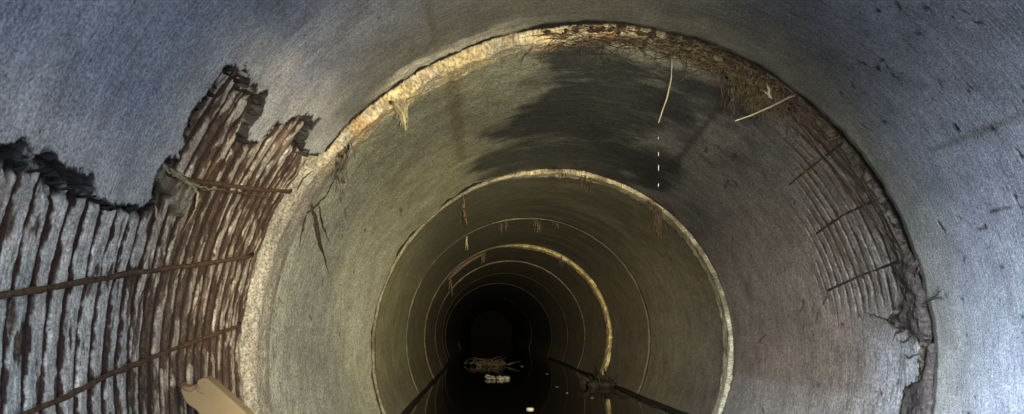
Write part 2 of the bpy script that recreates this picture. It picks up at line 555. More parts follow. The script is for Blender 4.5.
CR2 = [[(t * R, y) for t, y in (hit(2, *p) for p in l)] for l in CR2]

for q in range(70):
    x, yy = (rs.uniform(275, 400), rs.uniform(170, 410)) if q < 34 else (rs.uniform(690, 900), rs.uniform(120, 410))
    if (x - 553) ** 2 + (yy - 350) ** 2 < 186 ** 2 or (x - 590) ** 2 + (yy - 365) ** 2 > 318 ** 2: continue
    l = [(x, yy), (x + rs.uniform(-2, 3), yy + rs.uniform(1, 4))]
    if rs.random() < .4: l.append((l[-1][0] + rs.uniform(-3, 3), l[-1][1] + rs.uniform(1, 5)))
    CR2.append([(t * R, y) for t, y in (hit(2, *p) for p in l)])


def second_func(y, t, P):
    tt = np.where(t < -PI / 2, t + 2 * PI, t)
    s = tt * R
    n = len(y)
    cs, sn = np.cos(tt), np.sin(tt)
    big = fbm(P * 1.4, 121, 4); mid = fbm(P * 5, 131, 4)
    f2 = fbm(P * 45, 161, 3, 0.6); f3 = fbm(P * 18, 171, 3)
    col = np.tile(np.array([0.37, 0.365, 0.285]), (n, 1))              # left: khaki, lightened to paint in the warm lamplight
    col = mix(col, (0.205, 0.20, 0.125), ss(0.25, 0.75, sn) * ss(0.2, -0.4, cs) * 0.8)
    col = mix(col, (0.19, 0.165, 0.145), ss(0.1, 0.7, cs))             # right: brownish, darker to paint in the dimmer side
    col = mix(col, (0.105, 0.107, 0.112), ss(0.1, 0.5, cs) * ss(0.30, 0.75, sn) * 0.85)
    pal = ss(0.55, 0.9, cs) * ss(3.5, 3.05, y) * ss(0.22, 0.0, sn)
    col = mix(col, (0.30, 0.30, 0.31), 0.7 * pal)
    # soot on the crown
    so = ss(-0.42, 0.0, cs + 0.5 * (mid - 0.5) + 0.28 * ss(3.5, 4.8, y)) * ss(0.75, 0.30, cs + 0.5 * (mid - 0.5)) * ss(0.50, 0.86, sn)
    stk = fbm(P * np.array([2.6, 5, 2.6]), 141, 5, 0.6)
    so = ss(0.15, 0.85, so * 0.8 + 1.1 * (stk - 0.45)) * ss(2.9, 3.15, y + 0.6 * (stk - .5))
    col = mix(col, (0.022, 0.025, 0.026), np.clip(so * (0.62 + 0.7 * fbm(P * np.array([12, 50, 12]), 143, 4, .65)), 0, .93))
    col = mix(col, (0.20, 0.20, 0.185), 0.75 * ss(0.6, 0.85, sn) * ss(3.02, 2.92, y + 0.12 * (mid - .5)))
    # brown high-water tint low on the right
    col = mix(col, (0.17, 0.125, 0.095), 0.55 * ss(0.3, 0.7, cs) * ss(0.35, 0.0, sn) * ss(-0.28, -0.15, sn) * ss(3.0, 3.7, y))
    col = mix(col, (0.27, 0.255, 0.235), 0.42 * ss(-0.105, -0.15, sn + 0.012 * (mid - .5)) * ss(0.3, 0.6, cs))
    col *= (0.72 + 0.56 * mid)[:, None]
    dr = (big - 0.5) * 0.012 + (mid - 0.5) * 0.005
    w = ss(0.035, 0.006, seg_dist(DARK_LINE_R, s, y) + (mid - 0.5) * 0.05)
    col = mix(col, (0.03, 0.027, 0.024), 0.7 * w); dr = dr + 0.006 * w  # dark diagonal line with a shallow groove
    w = ss(0.05, 0.006, seg_dist(STAIN_C, s, y) + (mid - 0.5) * 0.06)
    col = mix(col, (0.10, 0.06, 0.03), 0.5 * w)
    # diagonal brush-like gouges near the left rim
    g = ss(0.60, 0.70, fbm(np.stack([s * 4 + y * 9, y * 60 - s * 14, s * 0], 1), 191, 3)) * ss(3.9, 3.1, y) * ss(-0.2, -0.5, cs)
    col = mix(col, (0.12, 0.115, 0.075), 0.45 * g)
    for l in CR2:
        ii = np.where((np.abs(s - l[0][0]) < 0.4) & (np.abs(y - l[0][1]) < 0.4))[0]
        wv = ss(0.009, 0.002, seg_dist(l, s[ii], y[ii]) + (fbm(P[ii] * 40, 77, 2) - 0.5) * 0.014)
        col[ii] = mix(col[ii], (0.03, 0.024, 0.02), 0.85 * wv); dr[ii] += 0.004 * wv
    # worn patch on the right with exposed hoops
    S = sdf(PATCH2, s, y) + (mid - 0.5) * 0.16
    m = ss(-0.05, 0.10, S)
    ph = (y - 2.80) / 0.066 + (fbm(P * 3, 181, 3) - 0.5) * 0.7
    dh = np.abs(ph - np.round(ph)) * 0.066
    gate = ss(0.30, 0.44, fbm(P * np.array([5, 14, 5]), 182, 3))
    wd = 0.002 + 0.011 * f3
    gr = ss(wd + 0.006, wd, dh + (f2 - 0.5) * 0.014) * m * gate
    col = mix(col, np.array([0.165, 0.15, 0.135]) * (0.4 + 1.2 * f2)[:, None], 0.6 * m)
    col = mix(col, (0.017, 0.012, 0.010), 0.95 * gr)
    dr = dr + 0.007 * gr + 0.006 * m * (f3 - 0.4)
    # dark brown crust where the patch meets the joint
    cr = ss(0.20, 0.03, (y - 2.84) + (f3 - 0.5) * 0.30) * ss(0.30, 0.5, cs) * ss(-0.02, 0.2, sn) 
    col = mix(col, np.array([0.034, 0.025, 0.020]) * (0.5 + f2)[:, None], 0.85 * cr)
    # fine scratches that run on beyond the patch
    sc = ss(0.62, 0.69, fbm(np.stack([s * 9, y * 70, s * 0], 1), 183, 3)) * ss(0.45, 0.65, cs) * ss(4.6, 3.3, y)
    col = mix(col, (0.05, 0.043, 0.038), 0.5 * sc)
    de = J[3][0] - 0.03 - y
    rag = fbm(np.stack([np.cos(tt) * 6, np.zeros(n), np.sin(tt) * 6], 1), 113, 4, 0.6) - 0.5
    dy = ss(0.35, 0.0, de) * rag * (0.22 + 0.35 * ss(0.0, -0.5, cs))
    lip = ss(0.10, 0.02, de) * ss(0.0, -0.3, cs)
    col = mix(col, (0.36, 0.33, 0.22), 0.75 * lip * (0.4 + 0.9 * f3))
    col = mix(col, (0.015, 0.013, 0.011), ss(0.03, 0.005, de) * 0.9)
    return dr, np.clip(col, 0.003, 0.9), dy


ths2 = np.concatenate([np.radians(np.arange(-90, -20, 0.6)), np.radians(np.arange(-20, 75, 0.28)), np.radians(np.arange(75, 270, 0.45))])
ys2 = np.concatenate([np.arange(2.905, 3.75, 0.004), np.arange(3.75, J[3][0] - 0.035, 0.014), [J[3][0] - 0.03]])
second = build_wall('wall_2', 2, ys2, ths2, second_func, M_WALL2,
                    'second pipe section, khaki on the left with a black sooty crown and thin exposed hoops on the right')


def far_func(i, c_left, c_top, c_right, soot=0.5):
    def f(y, t, P):
        tt = np.where(t < -PI / 2, t + 2 * PI, t)
        n = len(y); cs, sn = np.cos(tt), np.sin(tt)
        big = fbm(P * 1.4, 200 + i, 4); mid = fbm(P * 5, 231 + i, 4)
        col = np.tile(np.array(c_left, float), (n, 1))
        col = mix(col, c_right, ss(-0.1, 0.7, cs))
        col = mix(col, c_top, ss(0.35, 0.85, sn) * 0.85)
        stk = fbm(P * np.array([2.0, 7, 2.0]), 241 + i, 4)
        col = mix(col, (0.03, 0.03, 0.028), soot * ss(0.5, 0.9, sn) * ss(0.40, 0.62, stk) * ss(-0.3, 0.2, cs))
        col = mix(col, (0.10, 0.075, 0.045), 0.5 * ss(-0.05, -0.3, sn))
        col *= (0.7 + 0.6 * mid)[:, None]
        dr = (big - 0.5) * 0.014
        de = J[i + 1][0] - 0.03 - y
        rag = fbm(np.stack([np.cos(tt) * 6, np.zeros(n), np.sin(tt) * 6], 1), 213 + i, 4, 0.6) - 0.5
        return dr, np.clip(col, 0.003, 0.9), ss(0.35, 0, de) * rag * 0.12
    return f


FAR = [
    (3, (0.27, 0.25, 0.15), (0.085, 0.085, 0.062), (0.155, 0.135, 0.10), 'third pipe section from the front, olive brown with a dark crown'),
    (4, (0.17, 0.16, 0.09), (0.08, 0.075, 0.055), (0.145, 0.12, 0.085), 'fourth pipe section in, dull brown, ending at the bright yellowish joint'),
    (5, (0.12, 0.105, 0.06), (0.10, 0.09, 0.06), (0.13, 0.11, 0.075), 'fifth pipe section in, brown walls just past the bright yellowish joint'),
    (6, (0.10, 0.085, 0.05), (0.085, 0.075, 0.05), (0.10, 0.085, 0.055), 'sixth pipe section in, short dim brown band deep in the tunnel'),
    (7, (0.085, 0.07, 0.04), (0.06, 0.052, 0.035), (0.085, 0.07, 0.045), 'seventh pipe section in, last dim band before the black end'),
    (8, (0.018, 0.016, 0.011), (0.010, 0.010, 0.009), (0.018, 0.016, 0.012), 'pipe section beyond the last visible joint, darkness painted into its colour'),  # near-black tone stands for the darkness past the last joint
    (9, (0.008, 0.008, 0.007), (0.007, 0.007, 0.006), (0.008, 0.008, 0.007), 'farthest pipe section, coloured black to stand for the dark tunnel end'),
]
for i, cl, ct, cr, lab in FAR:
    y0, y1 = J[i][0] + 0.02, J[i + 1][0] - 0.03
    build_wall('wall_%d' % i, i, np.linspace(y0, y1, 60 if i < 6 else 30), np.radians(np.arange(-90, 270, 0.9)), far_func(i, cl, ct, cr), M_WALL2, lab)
# the pipe behind the camera, open to the day
build_wall('wall_10', 0, np.linspace(J[0][0], J[1][0] - 0.03, 30), np.radians(np.arange(-90, 270, 2.0)),
           far_func(0, (0.25, 0.25, 0.26), (0.2, 0.2, 0.2), (0.25, 0.25, 0.26), 0.0), M_WALL,
           'clean pipe section at the open mouth of the tunnel behind the viewer')
# added black cap, closes the tunnel end against sky light
mb = MB()
cx, cz = J[-1][1], J[-1][2]
mb.v = [Vector((cx + (R + .16) * math.cos(a), J[-1][0] + d, cz + (R + .16) * math.sin(a))) for d in (-0.03, 0.15) for a in np.linspace(0, 2 * PI, 48, endpoint=False)]
mb.f = [tuple(range(48)), tuple(reversed(range(48, 96)))] + [(k, 48 + k, 48 + (k + 1) % 48, (k + 1) % 48) for k in range(48)]
props(mb.build('wall_back', M_SILT, smooth=False), 'added black cap closing the far end of the tunnel against the sky', 'wall', kind='structure')


# ------------------------------------------------------------------ mortar rings in the joints
def ring(idx, i, label, prof, nth, func):
    """prof: list of (dy, kind) samples; func(th, dy-array) -> height inwards, colour"""
    y0, x0, z0 = J[i]
    th = np.radians(np.linspace(-90, 270, nth, endpoint=False))
    dy = np.asarray(prof)
    D, T = np.meshgrid(dy, th, indexing='ij')
    d, t = D.ravel(), T.ravel()
    P = np.stack([np.cos(t) * R, y0 + d, np.sin(t) * R], 1)
    hgt, col = func(t, d, P)
    rad = R - hgt
    co = np.stack([x0 + rad * np.cos(t), y0 + d, z0 + rad * np.sin(t)], 1).reshape(len(dy), nth, 3)
    co[[0, -1], :, 0] = x0 + (R + 0.09) * np.cos(th); co[[0, -1], :, 2] = z0 + (R + 0.09) * np.sin(th)
    # closed cross-section
    srf = np.stack([t * R, d, t * 0], 1)
    o = grid_obj('trim_%d' % idx, co, M_MORTAR, {'col': np.clip(col, 0.003, 0.9), 'srf': srf}, wrap_r=True)
    return props(o, label, 'mortar joint', kind='structure')


def ring1(t, d, P):
    cs, sn = np.cos(t), np.sin(t)
    n = len(t)
    f1 = fbm(P * 7, 301, 4, 0.6); Q = P * np.array([1, 3.2, 1]); f2 = fbm(Q * 30, 311, 4, 0.65); f3 = fbm(P * 3, 321, 3); f4 = fbm(P * 16, 317, 3)
    left = ss(-0.70, -0.86, cs)                       # wide smooth mortar on the left side
    ul = ss(0.1, -0.1, cs) * ss(0.3, 0.5, sn)           # thick lumpy mortar up the left shoulder
    right = ss(0.45, 0.7, cs)                         # eroded, rooty right side
    top = ss(0.75, 0.9, sn) * ss(-0.15, 0.05, cs)
    start = 0.004 + 0.035 * (f1 - 0.5) * (1 - 0.6 * left) + 0.003 * ul + 0.014 * (f4 - 0.5) * ul - 0.03 * left + 0.012 * right
    wid = 0.058 + 0.20 * left + 0.065 * ul + 0.06 * (f1 - 0.5) * (1 - left) + 0.03 * (f4 - .5) + 0.02 * (f3 - .5)
    body = ss(start, start + 0.02 + 0.02 * ul, d) * ss(start + wid + 0.03, start + wid, d)
    h = body * (0.016 + 0.012 * ul - 0.004 * left + 0.012 * (f2 - 0.5) + 0.022 * (f1 - 0.5) * (1 - 0.7 * left)) * (1 - 0.75 * right) - (0.022 - 0.008 * ul) * (1 - body) * (d < start + 0.03) - 0.012 * (1 - body) * (d > start + 0.03)
    h = h - 0.02 * right * body * (f2 < 0.5)
    hl = -0.036 + 0.046 * ss(-0.075, 0.03, d) + 0.008 * ss(0.03, 0.12, d) - 0.03 * ss(0.15, 0.19, d + 0.03 * (f1 - .5)) + 0.004 * (f1 - 0.5) + 0.003 * (f2 - .5)
    h = h * (1 - left) + hl * left
    pale = mix(np.tile(np.array([0.31, 0.27, 0.185]), (n, 1)), (0.30, 0.24, 0.13), ss(0.45, 0.7, f1))
    pale = mix(pale, np.tile(np.array([0.25, 0.225, 0.175]), (n, 1)), left)
    col = pale * (0.35 + 1.3 * f2)[:, None] * (0.6 + 0.8 * f1)[:, None]
    orange = ss(0.52, 0.62, fbm(P * 11, 331, 3)) * (1 - left)
    col = mix(col, (0.26, 0.14, 0.04), 0.6 * orange)
    red = ss(0.66, 0.72, f2) * left
    col = mix(col, (0.22, 0.10, 0.06), 0.5 * red)
    dark = np.array([0.036, 0.025, 0.019]) * (0.6 + 0.8 * f2)[:, None]
    grey = np.array([0.21, 0.20, 0.195]) * (0.5 + 1.0 * f2)[:, None]
    dark = dark * (1 - 0.45 * ss(0.1, 0.3, sn))[:, None]
    lowr = right * ss(0.22, 0.05, sn)
    col = mix(col, dark, right * np.clip(0.90 - 0.6 * ss(0.42, 0.55, f1) * lowr / np.maximum(right, 1e-3), 0, 1))
    col = mix(col, grey, lowr * ss(0.45, 0.58, f1) * 0.9)
    col = mix(col, dark, top * ss(0.45, 0.65, f1 + 0.25 * ss(0.05, 0.5, cs)) * 0.75)
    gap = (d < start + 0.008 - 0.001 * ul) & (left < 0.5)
    col[gap] = (0.008, 0.007, 0.006)  # shade inside the joint gap painted near black
    return h, col


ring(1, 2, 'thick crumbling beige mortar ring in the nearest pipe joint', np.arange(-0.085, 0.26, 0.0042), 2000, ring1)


def ring_far(seed, base, hh, wid, gate):
    def f(t, d, P):
        cs, sn = np.cos(t), np.sin(t)
        n = len(t)
        f1 = fbm(P * 6, 400 + seed, 4, 0.6); f2 = fbm(P * 26, 411 + seed, 3)
        k = np.clip(gate(cs, sn, t), 0, 1)
        st = -0.02 + 0.03 * (f1 - .5)
        wv = wid * (0.75 + 0.5 * f1) * (0.35 + 0.65 * k)
        body = ss(st, st + 0.02, d) * ss(st + wv + 0.03, st + wv, d)
        h = body * (hh * (0.25 + 0.75 * k) * (0.7 + 0.7 * f2)) - 0.012 * (1 - body)
        col = np.tile(np.array(base), (n, 1)) * (0.65 + 0.7 * f2)[:, None]
        col = mix(col, (0.07, 0.05, 0.03), 0.6 * ss(0.55, 0.68, f1))
        col = mix(col, (0.03, 0.026, 0.018), 0.75 * (1 - k))
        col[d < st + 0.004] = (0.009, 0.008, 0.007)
        return h, col
    return f


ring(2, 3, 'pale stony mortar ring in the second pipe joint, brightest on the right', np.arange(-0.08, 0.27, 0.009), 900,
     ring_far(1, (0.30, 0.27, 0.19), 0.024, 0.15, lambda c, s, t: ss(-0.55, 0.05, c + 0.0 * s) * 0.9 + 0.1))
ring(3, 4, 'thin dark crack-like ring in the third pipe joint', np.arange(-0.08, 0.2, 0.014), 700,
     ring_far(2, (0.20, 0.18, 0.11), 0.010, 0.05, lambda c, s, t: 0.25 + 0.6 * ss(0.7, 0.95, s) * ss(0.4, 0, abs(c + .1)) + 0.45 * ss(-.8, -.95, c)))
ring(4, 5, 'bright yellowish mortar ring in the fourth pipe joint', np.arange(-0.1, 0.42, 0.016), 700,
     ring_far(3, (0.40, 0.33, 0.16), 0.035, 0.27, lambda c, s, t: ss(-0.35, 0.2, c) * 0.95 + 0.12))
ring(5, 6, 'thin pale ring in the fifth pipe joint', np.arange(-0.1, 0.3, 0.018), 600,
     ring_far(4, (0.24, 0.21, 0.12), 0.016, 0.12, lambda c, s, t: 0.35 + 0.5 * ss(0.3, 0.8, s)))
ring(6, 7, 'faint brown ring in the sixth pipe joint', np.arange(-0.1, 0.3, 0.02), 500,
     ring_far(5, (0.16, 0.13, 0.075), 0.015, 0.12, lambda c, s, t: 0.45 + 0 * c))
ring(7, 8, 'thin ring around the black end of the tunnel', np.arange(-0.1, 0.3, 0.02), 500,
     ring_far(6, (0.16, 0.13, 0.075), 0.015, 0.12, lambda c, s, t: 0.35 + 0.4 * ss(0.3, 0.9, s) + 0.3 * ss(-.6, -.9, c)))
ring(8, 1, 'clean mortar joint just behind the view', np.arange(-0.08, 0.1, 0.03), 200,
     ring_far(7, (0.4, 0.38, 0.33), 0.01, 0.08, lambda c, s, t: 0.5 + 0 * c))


# ------------------------------------------------------------------ steel in the torn patch (parts of the near pipe)
def near_ok(t, y):
    s = np.array([t * R]); yy = np.array([y])
    return sdf(PATCH, s, yy)[0]


k = -4
while True:
    y = HOOP0 + PITCH * k
    k += 1
    if y > LEN - 0.02: break
    if y < 1.20: continue
    arcs = [a for a in np.arange(math.radians(128), math.radians(222), 0.012) if near_ok(a, y) > -0.01]
    if len(arcs) < 5: continue
    a0, a1 = arcs[0], arcs[-1]
    n = max(8, int((a1 - a0) / 0.022))
    ph = random.random() * 9
    pts = [wall_point(1, a0 + (a1 - a0) * j / n, y + 0.0035 * math.sin(ph + j * 0.33) + random.uniform(-.0012, .0012), R + 0.034 + random.uniform(-.002, .002)) for j in range(n + 1)]
    m = MB(); m.tube(pts, [0.0042 + random.uniform(-.0008, .0012) for _ in pts], 6)
    m.build('reinforcing_hoop', M_HOOP, near)

BARS = [[(-70, 309), (-20, 300), (0, 296), (60, 287), (130, 274), (200, 265), (258, 256)],
        [(-60, 448), (0, 424), (30, 413), (70, 396), (115, 373), (160, 355), (205, 338), (246, 324)],
        [(160, 168), (172, 176), (190, 181), (220, 185), (260, 190), (296, 193)]]
for b in BARS:
    q = [hit(1, *p) for p in b]
    q = [(t if t > 0 else t + 2 * PI, y) for t, y in q]
    pts = []
    for (t0, y0), (t1, y1) in zip(q[:-1], q[1:]):
        for j in range(6):
            w = j / 6
            pts.append(wall_point(1, t0 + (t1 - t0) * w + random.uniform(-.0012, .0012), y0 + (y1 - y0) * w, R + 0.004 + random.uniform(-.0015, .0015)))
    pts.append(wall_point(1, q[-1][0], q[-1][1], R + 0.02))
    m = MB(); m.tube(pts, [0.0062 + random.uniform(-.0012, .0016) for _ in pts], 7)
    m.build('reinforcing_bar', M_RUST, near)

# curled black crust along the torn edge
m = MB()
EDGE = [hit(1, *p) for p in PATCH_PX[2:]]
EDGE = [((t if t > -PI / 2 else t + 2 * PI), y) for t, y in EDGE]
cent = (hit(1, 180, 250))
for (t0, y0), (t1, y1) in zip(EDGE[:-1], EDGE[1:]):
    L_ = math.hypot((t1 - t0) * R, y1 - y0)
    cnt = max(1, int(L_ / 0.020))
    for j in range(cnt):
        w = (j + random.random()) / cnt
        t, y = t0 + (t1 - t0) * w, y0 + (y1 - y0) * w
        ns = np.array([y1 - y0, -(t1 - t0) * R]) / max(L_, 1e-6)      # a normal in the surface
        if near_ok(t + ns[0] * 0.02 / R, y + ns[1] * 0.02) < 0: ns = -ns
        ln = random.uniform(0.006, 0.019)
        wd = random.uniform(0.003, 0.009)
        tan = np.array([-ns[1], ns[0]])
        cur = random.uniform(0.25, 1.0)
        skew = random.uniform(-0.6, 0.6)
        rows = []
        for a in range(5):
            u = a / 4
            inn = (u - 0.55) * ln
            up = 0.018 * cur * math.sin(u * 2.2) - 0.010 * (1 - u)
            ww = wd * (1 - 0.72 * u) * (0.8 + 0.3 * random.random())
            row = []
            for c in (-1, -0.3, 0.4, 1):
                ds = ns * (-inn + 0.004) + tan * (c * ww + skew * u * ln)
                row.append(wall_point(1, t + ds[0] / R, y + ds[1], R + 0.012 - up + random.uniform(-.003, .003)))
            rows.append(row)
        m.sheet(rows, 0.004)
props(m.build('torn_edge', M_TAR, near), 'black curled crust along the edge of the torn patch', kind='stuff')

# steel in the second pipe
for b in BARS2:
    q = [hit(2, *p) for p in b]
    pts = []
    for (t0, y0), (t1, y1) in zip(q[:-1], q[1:]):
        for j in range(7):
            w = j / 7
            pts.append(wall_point(2, t0 + (t1 - t0) * w, y0 + (y1 - y0) * w, R - 0.002 + random.uniform(-.0015, .0015)))
    pts.append(wall_point(2, q[-1][0], q[-1][1], R - 0.002))
    m = MB(); m.tube(pts, [0.0045 + random.uniform(-.002, .002) for _ in pts], 6)
    m.build('reinforcing_bar', M_HOOP, second)
for kk in range(1, 9):
    y = 2.84 + 0.066 * kk
    arcs = [a for a in np.arange(math.radians(2), math.radians(62), 0.012) if sdf(PATCH2, np.array([a * R]), np.array([y]))[0] > -0.01]
    if len(arcs) < 6: continue
    a0, a1 = arcs[0], arcs[-1]
    a0 += random.uniform(0, .12); a1 -= random.uniform(0, .15)
    n = max(8, int((a1 - a0) / 0.03)); ph = random.random() * 9
    pts = [wall_point(2, a0 + (a1 - a0) * j / n, y + 0.006 * math.sin(ph + j * .4) + random.uniform(-.003, .003), R + 0.004 + 0.009 * math.sin(ph * 2 + j * .5)) for j in range(n + 1)]
    m = MB(); m.tube(pts, 0.0042, 5); m.build('reinforcing_hoop', M_HOOP, second)

# ------------------------------------------------------------------ water, waterline strips, far debris
HALF = 0.99
rows = []
for y in np.linspace(J[0][0], 45.9, 200):
    x, z = axis_at(y)
    w = math.sqrt(max(R * R - z * z, 0.01)) + 0.05
    rows.append((x - w, x + w, y))
co = np.array([[[a + (b - a) * c, y, 0] for c in np.linspace(0, 1, 9)] for a, b, y in rows])
me_w = grid_obj('water', co, M_WATER, {}, wrap_c=False, flip=True)
props(me_w, 'still black water along the bottom of the tunnel', 'water', kind='structure')

for sgn, lab in ((-1, 'black strip along the left edge of the water'), (1, 'black strip along the right edge of the water')):  # dark raised strip along each waterline
    ys = np.linspace(4.2, 17.6, 260)
    ring_n = 8
    co = np.zeros((len(ys), ring_n, 3))
    nz = fbm(np.stack([ys * 3, ys * 0 + sgn, ys * 0], 1), 500, 4)
    nz2 = fbm(np.stack([ys * 1.1, ys * 0 + sgn, ys * 0], 1), 510, 3)
    for a, y in enumerate(ys):
        x, z = axis_at(y)
        xe = x + sgn * (math.sqrt(R * R - z * z) - 0.012)
        rr = (0.002 + 0.022 * nz[a] + 0.012 * nz2[a]) * (1.0 if sgn > 0 else 0.75)
        for b in range(ring_n):
            w = 2 * PI * b / ring_n
            co[a, b] = (xe + rr * math.cos(w) * 1.2 + sgn * 0.02 * max(0, math.sin(w)), y, rr * math.sin(w) * 1.1 + 0.008)
    props(grid_obj('dark_strip', co, M_SILT, {}), lab, 'silt', kind='stuff')


def on_water(px, py):
    d = CZ * F / (py - VY)
    return Vector(((px - VX) / F * d, d, 0))


def floating(name, px, py, builder, mat, label, cat, group=None):
    p = on_water(px, py)
    m = MB(); builder(m)
    o = m.build(name, mat)
    o.location = p
    return props(o, label, cat, group)


def b_scum(m):
    for q in range(22):
        x = random.uniform(-.15, .15)
        m.lump((x, random.uniform(-.16, .16), 0.008 + random.uniform(0, .02)), random.uniform(.015, .045), random.uniform(.03, .08), random.uniform(.010, .03), q, 9, 6, amp=0.6)
    m.lump((0.05, 0, 0.006), 0.08, 0.09, 0.02, 3, amp=0.5)


floating('foam_scum', 498, 379, b_scum, M_SCUM, 'pale crumpled clump of scum floating mid-stream before the black end', 'scum')


def b_twigs(m):
    for q in range(46):
        x = random.gauss(0, 0.17); y = random.uniform(-.35, .35)
        l = random.uniform(.10, .30); a = random.uniform(0, PI); e = random.uniform(-.2, .5)
        m.tube([(x, y, .02), (x + l * .5 * math.cos(a), y + l * .3 * math.sin(a), .05 + l * e * .5 + random.uniform(0, .03)), (x + l * math.cos(a), y + l * .5 * math.sin(a), .03 + max(0, l * e))], [.012, .009, .005], 4)
    for q in range(8):
        m.lump((random.gauss(0, .15), random.uniform(-.3, .3), .02), .07, .1, .05, q + 20, 8, 5, .5)


floating('twig_raft', 488, 365.5, b_twigs, M_ROOT, 'raft of tangled twigs floating at the mouth of the black end', 'twigs')


def b_chip(w, d, h):
    def f(m):
        m.lump((0, 0, h * .3), w, d, h, int(w * 1000), 10, 6, 0.3)
    return f


floating('floating_chip', 530, 409.5, b_chip(.034, .05, .014), M_WHITE, 'white chip floating in front on the black water, brightest of the floating scraps', 'scrap')
for px, py, w, lab in ((547, 374, .028, 'small scrap floating right of the pale scum clump'), (557, 387, .022, 'small dull scrap floating above and right of the white chip'),
                       (522, 366.5, .05, 'tiny scrap on the water close to the black end'), (505, 364.0, .06, 'dull scrap just right of the twig raft')):
    floating('floating_scrap', px, py, b_chip(w * .75, w * 1.3, w * .25), M_SCUMD, lab, 'scrap')
for px, py, lab in ((567, 393, 'small pale speck under the right wall, left of the leaf snag reflection'), (592, 398, 'small pale speck floating below the dark leaf snag')):
    floating('floating_scrap', px, py, b_chip(.015, .026, .006), M_SCUMD, lab, 'scrap')


def b_snag(m):
    for q in range(26):
        l = random.uniform(.08, .26); a = random.uniform(0.5, 2.9)
        x = random.uniform(-.10, .08); y = random.uniform(-.25, .25)
        m.tube([(x, y, 0), (x + l * .5 * math.cos(a) + .02, y + random.uniform(-.04, .04), l * .5 * math.sin(a)), (x + l * math.cos(a), y + random.uniform(-.08, .08), l * math.sin(a))], [.016, .013, .004], 5)
    for q in range(9):
        m.lump((random.uniform(-.14, .12), random.uniform(-.3, .3), .03), .08, .1, .055, q + 40, 9, 6, .5)


floating('leaf_snag', 600, 386, b_snag, M_SILT, 'dark snag of leaves caught on the right waterline at the yellowish joint', 'snag')


def b_mud(m):
    for q in range(5):
        m.lump((random.uniform(-.16, .16), random.uniform(-.3, .3), 0.004), random.uniform(.03, .07), random.uniform(.06, .13), .007, q + 60, 12, 6, .5)


floating('mud_patch', 640, 404, b_mud, M_SILT, 'flat dark patch of floating mud near the right edge of the water', 'mud')
floating('mud_patch', 606, 396, b_mud, M_SILT, 'small floating mud patch just below the dark leaf snag', 'mud')


# ------------------------------------------------------------------ roots in the joints
def strand(m, p, n0, length, grav=1.0, wig=0.25, rad=0.0016, seg=7, d0=None, flat=None):
    """a root growing from p, first along d0, then bending down"""
    d = Vector(d0).normalized() if d0 is not None else Vector((random.uniform(-.4, .4), random.uniform(-.5, .1), -1)).normalized()
    pts = [p.copy()]
    q = p.copy()
    for k in range(seg):
        d = (d + Vector((random.uniform(-wig, wig), random.uniform(-wig, wig) * .6, random.uniform(-wig, wig) - 0.30 * grav))).normalized()
        q = q + d * (length / seg)
        x, z = axis_at(q.y)
        v = Vector((q.x - x, q.z - z))
        lim = R - 0.006
        if v.length > lim:
            v = v * (lim / v.length); q.x, q.z = x + v.x, z + v.y
        pts.append(q.copy())
    rs = [rad * (1 - 0.65 * k / seg) for k in range(seg + 1)]
    m.tube(pts, rs, 4, cap=False)


def joint_point(ji, px, py, dy=0.03, inset=0.03):
    """point on joint ring ji (index in J) at the photo direction of (px, py)"""
    y0, x0, z0 = J[ji]
    r_px = F * R / y0
    cx, cy = VX + x0 / R * r_px, VY - (z0 - CZ) / R * r_px
    a = math.atan2(-(py - cy), px - cx)
    return Vector((x0 + (R - inset) * math.cos(a), y0 + dy, z0 + (R - inset) * math.sin(a))), a


def along(ji, p0, p1, w):
    _, a0 = joint_point(ji, *p0); _, a1 = joint_point(ji, *p1)
    y0, x0, z0 = J[ji]
    return a0 + (a1 - a0) * w, y0, x0, z0


def root_mat(name, ji, p0, p1, n, dens_hang, hang, mat, label, soil=None, lump_r=0.03, inset=0.02, group=None, up=None):
    m = MB()
    for q in range(n):
        w = random.random()
        a, y0, x0, z0 = along(ji, p0, p1, w)
        ins = random.uniform(-.005, inset + 0.02)
        p = Vector((x0 + (R - ins) * math.cos(a), y0 + random.uniform(-.02, .10), z0 + (R - ins) * math.sin(a)))
        tang = Vector((-math.sin(a), random.uniform(-.25, .25), math.cos(a))) * random.choice((-1, 1))
        if random.random() < dens_hang:
            strand(m, p, None, random.uniform(*hang), 1.0, .3, random.uniform(.0011, .0022))
        else:
            strand(m, p, None, random.uniform(.07, .2), 0.05, .35, random.uniform(.0014, .0032), d0=tang)
    o = m.build(name, mat)
    props(o, label, 'roots', group)
    if soil:
        s = MB()
        for q in range(soil):
            a, y0, x0, z0 = along(ji, p0, p1, (q + random.random()) / soil)
            p = (x0 + (R - .004) * math.cos(a), y0 + random.uniform(0.0, .07), z0 + (R - .004) * math.sin(a))
            s.lump(p, lump_r * random.uniform(.6, 1.3), lump_r * random.uniform(.6, 1.3), lump_r * random.uniform(.5, 1), q + 80, 10, 7, .55, 3)
        s.build('soil', M_SOIL, o)
    return o


root_mat('root_mat', 2, (548, 34), (640, 34), 100, .13, (.03, .10), M_ROOTR, 'matted brown roots packed in the top of the nearest joint, left of the straw stem', 22, .012)
root_mat('root_mat', 2, (640, 33), (722, 56), 110, .10, (.03, .10), M_ROOT, 'tangled roots packed in the nearest joint around the hanging straw stem', 26, .014)
root_mat('root_mat', 2, (722, 56), (806, 112), 150, .15, (.05, .12), M_ROOTD, 'dark roots packed in the nearest joint behind the big hanging root clump', 34, .02)

